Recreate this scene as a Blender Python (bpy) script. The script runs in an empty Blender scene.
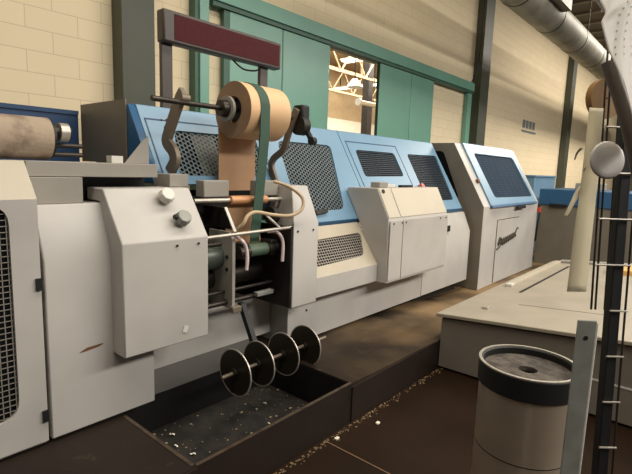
import bpy, bmesh, math, random
from mathutils import Vector, Matrix
random.seed(7)
S = bpy.context.scene
COL = S.collection

# ------------------------------------------------------------ camera
RIGHT = Vector((0.653, -0.757, 0.033)).normalized()
FWD = Vector((0.753, 0.643, -0.143)).normalized()
UP = RIGHT.cross(FWD).normalized()
RIGHT = FWD.cross(UP).normalized()
cam = bpy.data.cameras.new('camera')
cam.sensor_fit = 'HORIZONTAL'; cam.sensor_width = 36.0
cam.lens = 475.0 / 632.0 * 36.0
cam.clip_start = 0.05; cam.clip_end = 200
co = bpy.data.objects.new('camera', cam); COL.objects.link(co)
mw = Matrix.Identity(4)
for i in range(3):
    mw[i][0] = RIGHT[i]; mw[i][1] = UP[i]; mw[i][2] = -FWD[i]
mw[2][3] = 1.6
co.matrix_world = mw
S.camera = co
# ------------------------------------------------------------ light
S.view_settings.view_transform = 'Standard'
S.view_settings.look = 'None'
S.view_settings.gamma = 1.0
S.view_settings.use_curve_mapping = False
S.view_settings.exposure = 0.08
w = bpy.data.worlds.new('hall_ambient'); S.world = w
w.use_nodes = True
bg = w.node_tree.nodes['Background']
bg.inputs[0].default_value = (1.0, 0.95, 0.88, 1)
bg.inputs[1].default_value = 0.08
def area(name, loc, sx, sy, power, color=(1, 0.93, 0.82), target=None):
    l = bpy.data.lights.new(name, 'AREA'); l.shape = 'RECTANGLE'
    l.size = sx; l.size_y = sy; l.energy = power; l.color = color
    o = bpy.data.objects.new(name, l); COL.objects.link(o); o.location = loc
    if target is not None:
        o.rotation_euler = (Vector(target) - Vector(loc)).to_track_quat('-Z', 'Y').to_euler()
    return o
area('hall_lamp_row', (9.5, -6.0, 6.2), 18, 2.2, 2350, (1, 0.955, 0.88))
area('hall_lamp_row', (3.0, 0.6, 6.4), 11, 1.2, 410, (1, 0.92, 0.80))
area('hall_lamp_row', (20.0, 0.6, 6.4), 13, 1.2, 1000, (1, 0.92, 0.80))
area('far_hall_lamp_row', (17, 11, 7.3), 16, 3, 4500)

# ------------------------------------------------------------ materials
def lin(c):
    c = c / 255.0
    return c / 12.92 if c <= 0.04045 else ((c + 0.055) / 1.055) ** 2.4
def rgb(t): return (lin(t[0]), lin(t[1]), lin(t[2]), 1)
def mat(name, c, rough=0.5, metal=0.0, var=0.10, scale=4.0, bump=0.0, bscale=60, c2=None, lo=0.4, hi=0.65, spec=0.5, emit=0.0, alpha=None):
    m = bpy.data.materials.new(name); m.use_nodes = True
    nt = m.node_tree; b = nt.nodes['Principled BSDF']
    tc = nt.nodes.new('ShaderNodeTexCoord')
    nz = nt.nodes.new('ShaderNodeTexNoise'); nz.inputs['Scale'].default_value = scale
    nz.inputs['Detail'].default_value = 6
    nt.links.new(tc.outputs['Object'], nz.inputs['Vector'])
    rp = nt.nodes.new('ShaderNodeValToRGB')
    a = rgb(c)
    bcol = rgb(c2) if c2 else tuple(max(0, v * (1 - var)) for v in a[:3]) + (1,)
    rp.color_ramp.elements[0].position = lo; rp.color_ramp.elements[0].color = a
    rp.color_ramp.elements[1].position = hi; rp.color_ramp.elements[1].color = bcol
    nt.links.new(nz.outputs['Fac'], rp.inputs['Fac'])
    nt.links.new(rp.outputs['Color'], b.inputs['Base Color'])
    b.inputs['Roughness'].default_value = rough
    b.inputs['Metallic'].default_value = metal
    b.inputs['Specular IOR Level'].default_value = spec
    if emit:
        nt.links.new(rp.outputs['Color'], b.inputs['Emission Color'])
        b.inputs['Emission Strength'].default_value = emit
    if bump:
        n2 = nt.nodes.new('ShaderNodeTexNoise'); n2.inputs['Scale'].default_value = bscale
        nt.links.new(tc.outputs['Object'], n2.inputs['Vector'])
        bp = nt.nodes.new('ShaderNodeBump'); bp.inputs['Strength'].default_value = bump
        bp.inputs['Distance'].default_value = 0.01
        nt.links.new(n2.outputs['Fac'], bp.inputs['Height'])
        nt.links.new(bp.outputs['Normal'], b.inputs['Normal'])
    return m
PAINT = mat('grey_white_machine_paint', (190, 185, 178), 0.42, var=0.12, scale=2.5)
PAINT2 = mat('cream_machine_paint', (190, 179, 158), 0.42, var=0.08, scale=3)
GREYP = mat('mid_grey_paint', (158, 152, 142), 0.45, var=0.1)
DGREY = mat('brown_and_shaded_grey', (120, 112, 98), 0.5, var=0.12)
BLUE = mat('light_blue_paint', (118, 154, 180), 0.38, var=0.08, scale=2)
DBLUE = mat('deep_and_shaded_blue', (44, 92, 132), 0.4, var=0.1)
NAVY = mat('navy_blue_paint', (34, 66, 104), 0.5)
BLACK = mat('black_rubber', (16, 15, 14), 0.6)
VOID = mat('dark_interior', (17, 19, 22), 0.8, spec=0.1)
GRILLE = mat('grey_blue_mesh', (118, 132, 136), 0.5)
GRILLEW = mat('galvanised_mesh', (166, 158, 146), 0.4, 0.3)
GRILLED = mat('dark_slat_mesh', (58, 72, 84), 0.5)
STEEL = mat('bright_steel', (196, 188, 176), 0.42, 0.6, var=0.2, scale=8)
GALV = mat('galvanised_steel', (150, 150, 142), 0.5, 0.2, var=0.2, scale=14)
DSTEEL = mat('dark_steel', (70, 64, 58), 0.42, 0.7, var=0.25, scale=9)
OILY = mat('oily_iron', (44, 40, 36), 0.5, 0.4, var=0.3, scale=9)
ARM = mat('cast_arm_grey', (126, 114, 98), 0.5, 0.3)
KRAFT = mat('kraft_paper', (230, 188, 142), 0.6, var=0.12, scale=3)
KRAFTEND = mat('kraft_paper_roll_end', (160, 128, 98), 0.75, var=0.2, scale=6)
WEB = mat('kraft_paper_web', (188, 146, 108), 0.6, var=0.1)
STRAPG = mat('dark_green_strap', (52, 82, 66), 0.7)
COPPER = mat('copper_brown_sleeve', (206, 150, 104), 0.4, 0.1)
GREEN = mat('green_door_paint', (120, 170, 150), 0.3, var=0.12, scale=1.2, bump=0.05, bscale=2.5)
DGREEN = mat('dark_green_paint', (58, 96, 78), 0.4)
COLM = mat('column_grey_green', (74, 76, 62), 0.5, var=0.08)
COLD = mat('column_dark_edge', (58, 62, 54), 0.5)
MAROON = mat('maroon_display_face', (76, 26, 28), 0.6, spec=0.15, var=0.15, scale=30)
FRAME = mat('display_frame_brown', (72, 64, 58), 0.45)
FELT = mat('worn_felt', (168, 150, 130), 0.9, c2=(118, 100, 86), scale=7, lo=0.42, hi=0.6, bump=0.3)
FELTE = mat('worn_felt_end', (176, 164, 142), 0.9)
HOSEC = mat('cream_hose', (196, 172, 138), 0.5)
HOSEP = mat('pale_pink_hose', (226, 206, 204), 0.4)
RED = mat('red_plastic', (188, 62, 40), 0.4)
WHITE = mat('white_paper', (232, 222, 200), 0.7, var=0.06)
PAPERC = mat('cream_paper_strip', (226, 214, 180), 0.7, var=0.06)
OCHRE = mat('ochre_tape', (150, 112, 62), 0.6)
SILVER = mat('silver_grey_foil', (216, 210, 204), 0.42, 0.1, var=0.3, scale=5)
PLAST = mat('white_plastic_sheet', (244, 240, 236), 0.5, var=0.05)
DUCT = mat('galvanised_duct', (168, 164, 148), 0.5, 0.15, c2=(136, 130, 116), scale=2.2)
RUST = mat('rust_scuff', (118, 78, 50), 0.8)
CLAMP = mat('white_clamp_plastic', (218, 214, 204), 0.45)
TABLE = mat('grey_desk_top', (166, 156, 138), 0.45, var=0.14, scale=3)
TBODY = mat('grey_desk_body', (128, 120, 108), 0.5, var=0.08)
CANST = mat('brushed_stainless', (226, 212, 190), 0.32, 0.78, var=0.12, scale=3)
ASH = mat('ash_and_sand', (92, 84, 74), 0.95, c2=(58, 52, 46), scale=22, bump=0.5)
ORANGE = mat('yellow_orange_board', (222, 168, 92), 0.6)
DIRT = mat('pit_dirt', (38, 32, 25), 0.9, c2=(17, 15, 12), scale=9, bump=0.6, bscale=30)
STEPM = mat('brown_step_plate', (36, 25, 18), 0.5, c2=(26, 18, 13), scale=3)
LAMPW = mat('lit_lamp_tube', (255, 248, 232), 0.5, emit=2.5)
SKYL = mat('lit_skylight', (250, 232, 196), 0.5, emit=1.3)
TRUSS = mat('tan_truss_paint', (176, 152, 116), 0.6)

def thin(m, f):
    nt = m.node_tree; b = nt.nodes['Principled BSDF']; out = [n for n in nt.nodes if n.type == 'OUTPUT_MATERIAL'][0]
    tr = nt.nodes.new('ShaderNodeBsdfTranslucent'); mx = nt.nodes.new('ShaderNodeMixShader'); mx.inputs[0].default_value = f
    tr.inputs['Color'].default_value = (.9, .88, .82, 1)
    nt.links.new(b.outputs[0], mx.inputs[1]); nt.links.new(tr.outputs[0], mx.inputs[2]); nt.links.new(mx.outputs[0], out.inputs['Surface'])
thin(PLAST, .6); thin(PAPERC, .35)
OX, OZ = 0.172, 0.045
def brickmat():
    m = bpy.data.materials.new('painted_block_wall'); m.use_nodes = True
    nt = m.node_tree; b = nt.nodes['Principled BSDF']
    tc = nt.nodes.new('ShaderNodeTexCoord')
    sp = nt.nodes.new('ShaderNodeSeparateXYZ'); cb = nt.nodes.new('ShaderNodeCombineXYZ')
    nt.links.new(tc.outputs['Object'], sp.inputs[0])
    ax = nt.nodes.new('ShaderNodeMath'); ax.operation = 'ADD'; ax.inputs[1].default_value = OX
    az = nt.nodes.new('ShaderNodeMath'); az.operation = 'ADD'; az.inputs[1].default_value = OZ
    nt.links.new(sp.outputs['X'], ax.inputs[0]); nt.links.new(sp.outputs['Z'], az.inputs[0])
    nt.links.new(ax.outputs[0], cb.inputs['X']); nt.links.new(az.outputs[0], cb.inputs['Y'])
    br = nt.nodes.new('ShaderNodeTexBrick')
    br.inputs['Color1'].default_value = rgb((240, 222, 186)); br.inputs['Color2'].default_value = rgb((236, 218, 182))
    br.inputs['Mortar'].default_value = rgb((206, 184, 150))
    br.inputs['Scale'].default_value = 1.0
    br.inputs['Mortar Size'].default_value = 0.003
    br.inputs['Mortar Smooth'].default_value = 0.3
    br.inputs['Brick Width'].default_value = 0.44
    br.inputs['Row Height'].default_value = 0.184
    nt.links.new(cb.outputs[0], br.inputs['Vector'])
    nz = nt.nodes.new('ShaderNodeTexNoise'); nz.inputs['Scale'].default_value = 1.3; nz.inputs['Detail'].default_value = 5
    nt.links.new(tc.outputs['Object'], nz.inputs['Vector'])
    mx = nt.nodes.new('ShaderNodeMixRGB'); mx.blend_type = 'MULTIPLY'; mx.inputs[0].default_value = 0.06
    nt.links.new(br.outputs['Color'], mx.inputs[1]); nt.links.new(nz.outputs['Fac'], mx.inputs[2])
    nt.links.new(mx.outputs[0], b.inputs['Base Color'])
    b.inputs['Roughness'].default_value = 0.75
    bp = nt.nodes.new('ShaderNodeBump'); bp.inputs['Strength'].default_value = 0.3; bp.inputs['Distance'].default_value = 0.01; bp.invert = True
    nt.links.new(br.outputs['Fac'], bp.inputs['Height']); nt.links.new(bp.outputs['Normal'], b.inputs['Normal'])
    return m
BRICK = brickmat()
def floormat(name, base, dark, worn, wornpos, traffic=None):
    m = bpy.data.materials.new(name); m.use_nodes = True
    nt = m.node_tree; b = nt.nodes['Principled BSDF']
    tc = nt.nodes.new('ShaderNodeTexCoord')
    n1 = nt.nodes.new('ShaderNodeTexNoise'); n1.inputs['Scale'].default_value = 1.4; n1.inputs['Detail'].default_value = 8
    n2 = nt.nodes.new('ShaderNodeTexNoise'); n2.inputs['Scale'].default_value = 9; n2.inputs['Detail'].default_value = 8
    for n in (n1, n2): nt.links.new(tc.outputs['Object'], n.inputs['Vector'])
    r1 = nt.nodes.new('ShaderNodeValToRGB')
    r1.color_ramp.elements[0].position = 0.38; r1.color_ramp.elements[0].color = rgb(dark)
    r1.color_ramp.elements[1].position = 0.62; r1.color_ramp.elements[1].color = rgb(base)
    nt.links.new(n1.outputs['Fac'], r1.inputs['Fac'])
    r2 = nt.nodes.new('ShaderNodeValToRGB')
    r2.color_ramp.elements[0].position = wornpos; r2.color_ramp.elements[0].color = (0, 0, 0, 1)
    r2.color_ramp.elements[1].position = wornpos + 0.2; r2.color_ramp.elements[1].color = (1, 1, 1, 1)
    nt.links.new(n2.outputs['Fac'], r2.inputs['Fac'])
    mx = nt.nodes.new('ShaderNodeMixRGB'); mx.inputs[2].default_value = rgb(worn)
    nt.links.new(r1.outputs['Color'], mx.inputs[1]); nt.links.new(r2.outputs['Color'], mx.inputs[0])
    last = mx.outputs[0]
    if traffic:      # tan wear where people walk beside the control box
        sp = nt.nodes.new('ShaderNodeSeparateXYZ'); nt.links.new(tc.outputs['Object'], sp.inputs[0])
        mr = nt.nodes.new('ShaderNodeMapRange'); mr.inputs['From Min'].default_value = 2.2; mr.inputs['From Max'].default_value = 4.2
        mr.inputs['To Max'].default_value = 0.8
        nt.links.new(sp.outputs['X'], mr.inputs['Value'])
        ml = nt.nodes.new('ShaderNodeMath'); ml.operation = 'MULTIPLY'; n3 = nt.nodes.new('ShaderNodeValToRGB')
        n3.color_ramp.elements[0].position = 0.3; n3.color_ramp.elements[1].position = 0.6
        nt.links.new(n1.outputs['Fac'], n3.inputs['Fac'])
        nt.links.new(mr.outputs[0], ml.inputs[0]); nt.links.new(n3.outputs['Color'], ml.inputs[1])
        m2 = nt.nodes.new('ShaderNodeMixRGB'); m2.inputs[2].default_value = rgb(traffic)
        nt.links.new(ml.outputs[0], m2.inputs[0]); nt.links.new(last, m2.inputs[1]); last = m2.outputs[0]
    nt.links.new(last, b.inputs['Base Color'])
    b.inputs['Roughness'].default_value = 0.55
    b.inputs['Specular IOR Level'].default_value = 0.12
    bp = nt.nodes.new('ShaderNodeBump'); bp.inputs['Strength'].default_value = 0.15; bp.inputs['Distance'].default_value = 0.01
    nt.links.new(n2.outputs['Fac'], bp.inputs['Height']); nt.links.new(bp.outputs['Normal'], b.inputs['Normal'])
    return m
FLOOR = floormat('brown_hall_floor', (40, 26, 15), (32, 21, 12), (62, 46, 30), 0.68)
PLATF = floormat('worn_platform_floor', (42, 34, 29), (34, 28, 24), (80, 68, 52), 0.62, (146, 120, 86))

# ------------------------------------------------------------ object helpers
WL = {}
def link(name, bm, m, parent=None, bevel=0.0, smooth=False, label=None, at=None, kind=None):
    bmesh.ops.recalc_face_normals(bm, faces=bm.faces)
    me = bpy.data.meshes.new(name); bm.to_mesh(me); bm.free()
    me.materials.append(m)
    for p in me.polygons: p.use_smooth = True
    me.set_sharp_from_angle(angle=math.radians(60 if smooth else 32))
    vs = [v.co for v in me.vertices]
    if at is None:
        xs = [v.x for v in vs]; ys = [v.y for v in vs]; zs = [v.z for v in vs]
        c = Vector(((min(xs) + max(xs)) / 2, (min(ys) + max(ys)) / 2, min(zs)))
    else: c = Vector(at)
    me.transform(Matrix.Translation(-c))
    o = bpy.data.objects.new(name, me); COL.objects.link(o)
    WL[o] = c
    if parent is not None:
        o.parent = parent; o.location = c - WL[parent]
    else: o.location = c
    if bevel:
        bv = o.modifiers.new('edge', 'BEVEL'); bv.width = bevel; bv.segments = 2
        bv.limit_method = 'ANGLE'; bv.angle_limit = math.radians(28)
    if label: o['label'] = label
    if kind: o['kind'] = kind
    return o
def thing(name, label, cat, loc, group=None):
    o = bpy.data.objects.new(name, None); COL.objects.link(o); o.empty_display_size = 0.1
    o.location = loc; WL[o] = Vector(loc)
    o['label'] = label; o['category'] = cat
    if group: o['group'] = group
    return o
def tag(o, label, cat, group=None, kind=None):
    o['label'] = label; o['category'] = cat
    if group: o['group'] = group
    if kind: o['kind'] = kind
    return o
def BM(): return bmesh.new()
def box(bm, x0, x1, y0, y1, z0, z1):
    v = [bm.verts.new((x, y, z)) for x in (x0, x1) for y in (y0, y1) for z in (z0, z1)]
    for f in ((0, 1, 3, 2), (4, 6, 7, 5), (0, 4, 5, 1), (2, 3, 7, 6), (0, 2, 6, 4), (1, 5, 7, 3)):
        bm.faces.new([v[i] for i in f])
    return bm
def bx(*a): return box(BM(), *a)
def prof(pts, x0, x1, bm=None):          # (y,z) profile swept along X
    bm = bm or BM()
    a = [bm.verts.new((x0, y, z)) for y, z in pts]; b = [bm.verts.new((x1, y, z)) for y, z in pts]
    bm.faces.new(a); bm.faces.new(b[::-1])
    n = len(pts)
    for i in range(n): bm.faces.new((a[i], b[i], b[(i + 1) % n], a[(i + 1) % n]))
    return bm
def frame(d):
    d = Vector(d).normalized()
    r = Vector((0, 0, 1)) if abs(d.z) < 0.9 else Vector((1, 0, 0))
    u = d.cross(r).normalized(); return u, d.cross(u).normalized()
def cyl(bm, p0, p1, r, n=24, r1=None):
    p0 = Vector(p0); p1 = Vector(p1); r1 = r if r1 is None else r1
    u, v = frame(p1 - p0)
    A = []; B = []
    for i in range(n):
        t = 2 * math.pi * i / n; d = u * math.cos(t) + v * math.sin(t)
        A.append(bm.verts.new(p0 + d * r)); B.append(bm.verts.new(p1 + d * r1))
    bm.faces.new(A[::-1]); bm.faces.new(B)
    for i in range(n): bm.faces.new((A[i], A[(i + 1) % n], B[(i + 1) % n], B[i]))
    return bm
def ring(bm, c, axis, ro, ri, t, n=40):   # washer
    c = Vector(c); ax = Vector(axis).normalized(); u, v = frame(ax)
    L = [[], [], [], []]
    for i in range(n):
        a = 2 * math.pi * i / n; d = u * math.cos(a) + v * math.sin(a)
        for k, (r, s) in enumerate(((ro, -t / 2), (ro, t / 2), (ri, t / 2), (ri, -t / 2))):
            L[k].append(bm.verts.new(c + d * r + ax * s))
    for i in range(n):
        j = (i + 1) % n
        for k in range(4):
            bm.faces.new((L[k][i], L[k][j], L[(k + 1) % 4][j], L[(k + 1) % 4][i]))
    return bm
def smoothpts(pts, k=6):
    P = [Vector(p) for p in pts]; out = []
    for i in range(len(P) - 1):
        a = P[max(i - 1, 0)]; b = P[i]; c = P[i + 1]; d = P[min(i + 2, len(P) - 1)]
        for s in range(k):
            t = s / k
            out.append(0.5 * ((2 * b) + (c - a) * t + (2 * a - 5 * b + 4 * c - d) * t * t + (3 * b - a - 3 * c + d) * t ** 3))
    out.append(P[-1]); return out
def tube(bm, pts, r, n=10, sm=True):
    P = smoothpts(pts) if sm and len(pts) > 2 else [Vector(p) for p in pts]
    rings = []
    u = None
    for i, p in enumerate(P):
        d = (P[min(i + 1, len(P) - 1)] - P[max(i - 1, 0)]).normalized()
        if u is None: u, v = frame(d)
        u = (u - d * u.dot(d)).normalized(); v = d.cross(u)
        rr = r[i] if isinstance(r, list) else r
        rings.append([bm.verts.new(p + (u * math.cos(2 * math.pi * k / n) + v * math.sin(2 * math.pi * k / n)) * rr) for k in range(n)])
    for a, b in zip(rings, rings[1:]):
        for k in range(n): bm.faces.new((a[k], a[(k + 1) % n], b[(k + 1) % n], b[k]))
    bm.faces.new(rings[0][::-1]); bm.faces.new(rings[-1])
    return bm
def rounded(pts, r, seg=5):
    out = []; n = len(pts)
    for i in range(n):
        p = Vector(pts[i]); a = Vector(pts[i - 1]); b = Vector(pts[(i + 1) % n])
        da = (a - p).normalized(); db = (b - p).normalized()
        q0 = p + da * r; q2 = p + db * r
        for s in range(seg + 1):
            t = s / seg
            out.append(tuple(q0 * (1 - t) ** 2 + p * 2 * t * (1 - t) + q2 * t * t))
    return out
def plate(o, u, v, outer, holes=(), th=0.015, bm=None):   # flat sheet with holes, front face at o, thickness goes behind
    bm = bm or BM(); o = Vector(o); u = Vector(u).normalized(); v = Vector(v).normalized(); n = u.cross(v)
    es = []
    tmp = BM()
    for loop in [outer] + list(holes):
        vs = [tmp.verts.new(o + u * a + v * b) for a, b in loop]
        for i in range(len(vs)): es.append(tmp.edges.new((vs[i], vs[(i + 1) % len(vs)])))
    bmesh.ops.triangle_fill(tmp, edges=es, use_beauty=True, normal=n)
    bmesh.ops.recalc_face_normals(tmp, faces=tmp.faces)
    r = bmesh.ops.extrude_face_region(tmp, geom=tmp.faces[:])
    nv = [g for g in r['geom'] if isinstance(g, bmesh.types.BMVert)]
    bmesh.ops.translate(tmp, verts=nv, vec=-n * th)
    me = bpy.data.meshes.new('t'); tmp.to_mesh(me); tmp.free(); bm.from_mesh(me); bpy.data.meshes.remove(me)
    return bm
def clip(poly, nx, ny, c):               # range of t along a line  nx*a+ny*b=c  inside a convex polygon
    d = Vector((-ny, nx)); p0 = Vector((nx, ny)) * c
    ts = []
    n = len(poly)
    for i in range(n):
        a = Vector(poly[i]); b = Vector(poly[(i + 1) % n])
        fa = nx * a.x + ny * a.y - c; fb = nx * b.x + ny * b.y - c
        if (fa < 0) != (fb < 0):
            q = a + (b - a) * (fa / (fa - fb)); ts.append((q - p0).dot(d))
    return (p0, d, min(ts), max(ts)) if len(ts) >= 2 else None
def grille(o, u, v, poly, fams, off=0.0, bm=None):   # fams: (angle, spacing, width)
    bm = bm or BM(); o = Vector(o); u = Vector(u).normalized(); v = Vector(v).normalized(); n = u.cross(v)
    for ang, sp, wd in fams:
        nx, ny = math.cos(ang), math.sin(ang)
        pr = [nx * a + ny * b for a, b in poly]
        c = math.floor(min(pr) / sp) * sp + sp * 0.5
        while c < max(pr):
            r = clip(poly, nx, ny, c)
            if r and r[3] - r[2] > 0.004:
                p0, d, t0, t1 = r
                e = Vector((nx, ny)) * wd / 2
                q = [p0 + d * t0 - e, p0 + d * t0 + e, p0 + d * t1 + e, p0 + d * t1 - e]
                f = [bm.verts.new(o + u * k.x + v * k.y + n * off) for k in q]
                g = [bm.verts.new(o + u * k.x + v * k.y + n * (off - 0.002)) for k in q]
                bm.faces.new(f); bm.faces.new(g[::-1])
                for i in range(4): bm.faces.new((f[i], g[i], g[(i + 1) % 4], f[(i + 1) % 4]))
            c += sp
    return bm
def slab(o, u, v, poly, t0, t1, bm=None):  # prism of a polygon between offsets t0..t1 along the normal
    bm = bm or BM(); o = Vector(o); u = Vector(u).normalized(); v = Vector(v).normalized(); n = u.cross(v)
    a = [bm.verts.new(o + u * x + v * y + n * t0) for x, y in poly]
    b = [bm.verts.new(o + u * x + v * y + n * t1) for x, y in poly]
    bm.faces.new(a); bm.faces.new(b[::-1])
    for i in range(len(poly)):
        j = (i + 1) % len(poly); bm.faces.new((a[i], b[i], b[j], a[j]))
    return bm
XU = (1, 0, 0); ZU = (0, 0, 1)
def rect(a0, a1, b0, b1): return [(a0, b0), (a1, b0), (a1, b1), (a0, b1)]

# ============================================================ SETTING
def struct(o, label=None):
    o['kind'] = 'structure'
    if label: o['label'] = label
    return o
bm = BM(); box(bm, -4, 46, -9, 4.7, -0.2, 0.0)
struct(link('floor', bm, FLOOR, at=(0, 0, 0)))
bm = BM()
box(bm, -4, 5.1, 4.7, 4.9, 0, 6.8); box(bm, 7.8, 46, 4.7, 4.9, 0, 6.8); box(bm, 5.1, 7.8, 4.7, 4.9, 3.42, 6.8)
struct(link('wall_back', bm, BRICK, at=(0, 0, 0)))
struct(link('wall_end', bx(46, 46.2, -9, 4.9, 0, 6.8), mat('far_end_wall', (206, 196, 176), 0.8)))
CEIL = mat('grey_ceiling_sheet', (118, 110, 96), 0.7)
struct(link('ceiling', bx(-4, 46, -9, 4.9, 6.8, 6.95), CEIL))
# raised platform with the pit cut out of it
def platform():
    bm = BM()
    zs = [(-4, .262), (1.165, .262), (2.33, .262), (3.6, .235), (5.6, .125), (12, .10)]
    yf, yb, yp = 1.65, 4.69, 2.57
    def strip(x0, z0, x1, z1, y0, y1):
        v = [bm.verts.new(p) for p in ((x0, y0, z0), (x1, y0, z1), (x1, y1, z1), (x0, y1, z0), (x0, y0, 0.001), (x1, y0, 0.001), (x1, y1, 0.001), (x0, y1, 0.001))]
        for f in ((0, 1, 2, 3), (4, 7, 6, 5), (0, 4, 5, 1), (3, 2, 6, 7), (0, 3, 7, 4), (1, 5, 6, 2)): bm.faces.new([v[i] for i in f])
    for (x0, z0), (x1, z1) in zip(zs, zs[1:]):
        if x0 == 1.165: strip(x0, z0, x1, z1, yp, yb)
        else: strip(x0, z0, x1, z1, yf, yb)
    return link('raised_platform', bm, PLATF, at=(0, 0, 0))
struct(platform(), 'worn brown raised floor the machine stands on')
rim = struct(link('trim_1', bx(1.165, 2.33, 1.65, 1.675, 0.002, 0.262), STEPM), 'dark front edge plate of the pit')
struct(link('trim_2', bx(2.332, 3.529, 1.642, 1.6495, 0.002, 0.236), STEPM), 'dark step face beside pit')
struct(link('trim_3', bx(-4, 1.163, 1.642, 1.6495, 0.002, 0.258), STEPM), 'dark step face left of pit')
JX = 2.048
struct(link('trim_4', bx(JX, JX + .007, -.3, 1.62, 0.0, 0.003), mat('floor_joint', (120, 92, 64), .8)), 'thin worn joint line in floor')
bm = BM()
for i in range(240):
    x = 1.5 + random.random() * 2.03; y = 1.628 - abs(random.gauss(0, 0.02)); s = 0.003 + random.random() * 0.007
    box(bm, x, x + s * 1.6, y - s * .5, min(y + s * .5, 1.64), 0.0005, 0.002 + random.random() * .003)
tag(link('floor_dust', bm, mat('tan_dust', (112, 90, 60), 0.9)), 'tan dust and grit lying along the foot of the step', 'dust', kind='stuff')

LITEDGE = mat('painted_lit_edge', (74, 59, 44), .5, c2=(48, 37, 28), scale=12)  # lighter brown stands for light caught along the pit edges
struct(link('trim_14', bx(1.165, 2.33, 1.65, 1.668, .2622, .2645), LITEDGE), 'front edge of the pit painted lighter as if lit')
struct(link('trim_15', bx(1.145, 1.164, 1.668, 2.285, .2622, .2645), LITEDGE), 'left edge of the pit painted lighter as if lit')
# columns (steel H sections on the wall)
def column(n, x0, x1, d, lab, y1=4.69):
    bm = BM(); y0 = 4.5
    box(bm, x0 + d, x1, y0, y0 + 0.02, 0.1, 6.8)
    box(bm, x0 + d, x1, y1 - 0.02, y1, 0.1, 6.8)
    box(bm, (x0 + d + x1) / 2 - .01, (x0 + d + x1) / 2 + .01, y0 + .02, y1 - .02, 0.1, 6.8)
    box(bm, x0 + d, x0 + d + 0.02, y0 + .02, y1 - .02, 0.1, 6.8)
    o = struct(link('wall_column', bm, COLM), lab)
    return o
column(1, 2.25, 2.69, 0.10, 'grey green steel column behind the dark end of the blue hood')
column(2, 10.72, 11.32, 0.12, 'tall grey green steel column right of the green doors')
column(3, 18.5, 19.19, 0.2, 'far grey green steel column under the duct')
# green sliding doors
bm = BM(); box(bm, 3.47, 10.66, 4.56, 4.69, 3.425, 3.605)
o = struct(link('trim_5', bm, GREEN, bevel=.006), 'green overhead door rail')
bm = BM(); box(bm, 3.47, 10.66, 4.585, 4.688, 3.375, 3.4249)
struct(link('trim_6', bm, DGREEN), 'dark track under the green rail')
bm = BM(); box(bm, 3.275, 3.40, 4.56, 4.69, 0.27, 6.8); o = struct(link('trim_7', bm, GREEN, bevel=.006), 'green vertical post left of doors')
bm = BM(); box(bm, 3.225, 3.273, 4.58, 4.69, 0.27, 6.8); struct(link('trim_8', bm, DGREEN), 'dark green side of the post')
bm = BM(); box(bm, 10.43, 10.64, 4.6, 4.69, 0.12, 3.37); struct(link('trim_9', bm, GREEN), 'green door jamb by the tall column')
for i, (a, b) in enumerate(((3.73, 4.60), (4.615, 5.58), (6.91, 7.95), (7.965, 8.83))):
    bm = BM(); box(bm, a, b, 4.61, 4.66, 0.28, 3.374)
    d = link('door_%d' % (i + 1), bm, GREEN, bevel=.008); struct(d, ('green sheet metal sliding door panel, leftmost', 'green sliding door panel left of the gap', 'green sliding door panel right of the gap', 'green sliding door panel, rightmost')[i])
    bm = BM(); box(bm, a - (.085 if i == 0 else .012), a - .001, 4.615, 4.665, 0.28, 3.374)
    link('door_edge', bm, DGREEN, d)
# neighbouring hall seen through the gap
FW = mat('far_hall_wall', (196, 172, 136), .8)
struct(link('wall_far', bx(-2, 40, 18, 18.2, 0, 7.5), FW)); struct(link('floor_far', bx(-2, 40, 4.9, 18, -.2, 0), FLOOR))
struct(link('trim_13', bx(-2, 40, 17.97, 17.999, 0, 4.55), mat('white_far_dado', (238, 230, 212), .8)), 'white lower part of the far wall in the next hall')
struct(link('ceiling_far', bx(-2, 40, 4.9, 18.2, 7.5, 7.65), mat('far_ceiling', (190, 168, 134), .8)))
for i, y in enumerate((8.5, 11.5, 14.5)):
    bm = BM()
    box(bm, -2, 40, y - .05, y + .05, 6.2, 6.3); box(bm, -2, 40, y - .05, y + .05, 5.2, 5.28)
    x = 5
    while x < 34:
        tube(bm, [(x, y, 5.25), (x + .8, y, 6.25)], .03, 6); tube(bm, [(x + .8, y, 6.25), (x + 1.6, y, 5.25)], .03, 6); x += 1.6
    for x in range(2, 38, 6): box(bm, x, x + .08, y - .04, y + .04, 6.3, 7.499)
    tag(link('roof_truss', bm, TRUSS), ('tan roof truss seen through the gap, nearest the doors', 'tan roof truss seen through the gap, second from the doors', 'tan roof truss seen through the gap, third from the doors')[i], 'truss', 'roof trusses in the neighbouring hall')
for i, (x, y0, y1, z) in enumerate(((22.2, 12.5, 17.8, 6.15), (17.4, 11.7, 13.6, 6.3), (12.5, 7.5, 9.6, 6.4), (27, 15, 17.9, 6.2))):
    t = thing('strip_lamp', ('long bright strip lamp crossing the gap at mid height', 'glowing strip added for the bluish glare at the upper right of the gap', 'bright strip lamp nearest the doors under the gap top', 'bright strip lamp farthest back in the gap')[i], 'lamp', (x, y0, z), 'strip lamps in the neighbouring hall')  # second strip is added to give the bluish glare
    link('housing', bx(x - .25, x + .25, y0, y1, z + .06, z + .12), WHITE, t)
    link('tube', bx(x - .2, x + .2, y0 + .05, y1 - .05, z, z + .055), LAMPW, t)
    for y in (y0 + .3, y1 - .3): link('hanger', bx(x - .02, x + .02, y - .02, y + .02, z + .12, 7.499), OILY, t)
t = thing('pendant_lamp', 'small hanging lamp with a flared white shade inside the gap', 'lamp', (12.13, 9.0, 4.1))
link('stem', cyl(BM(), (12.13, 9, 4.35), (12.13, 9, 7.499), .02, 8), OILY, t)
link('lamp_shade', cyl(BM(), (12.13, 9, 4.1), (12.13, 9, 4.35), .26, 24, .07), CLAMP, t)
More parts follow.
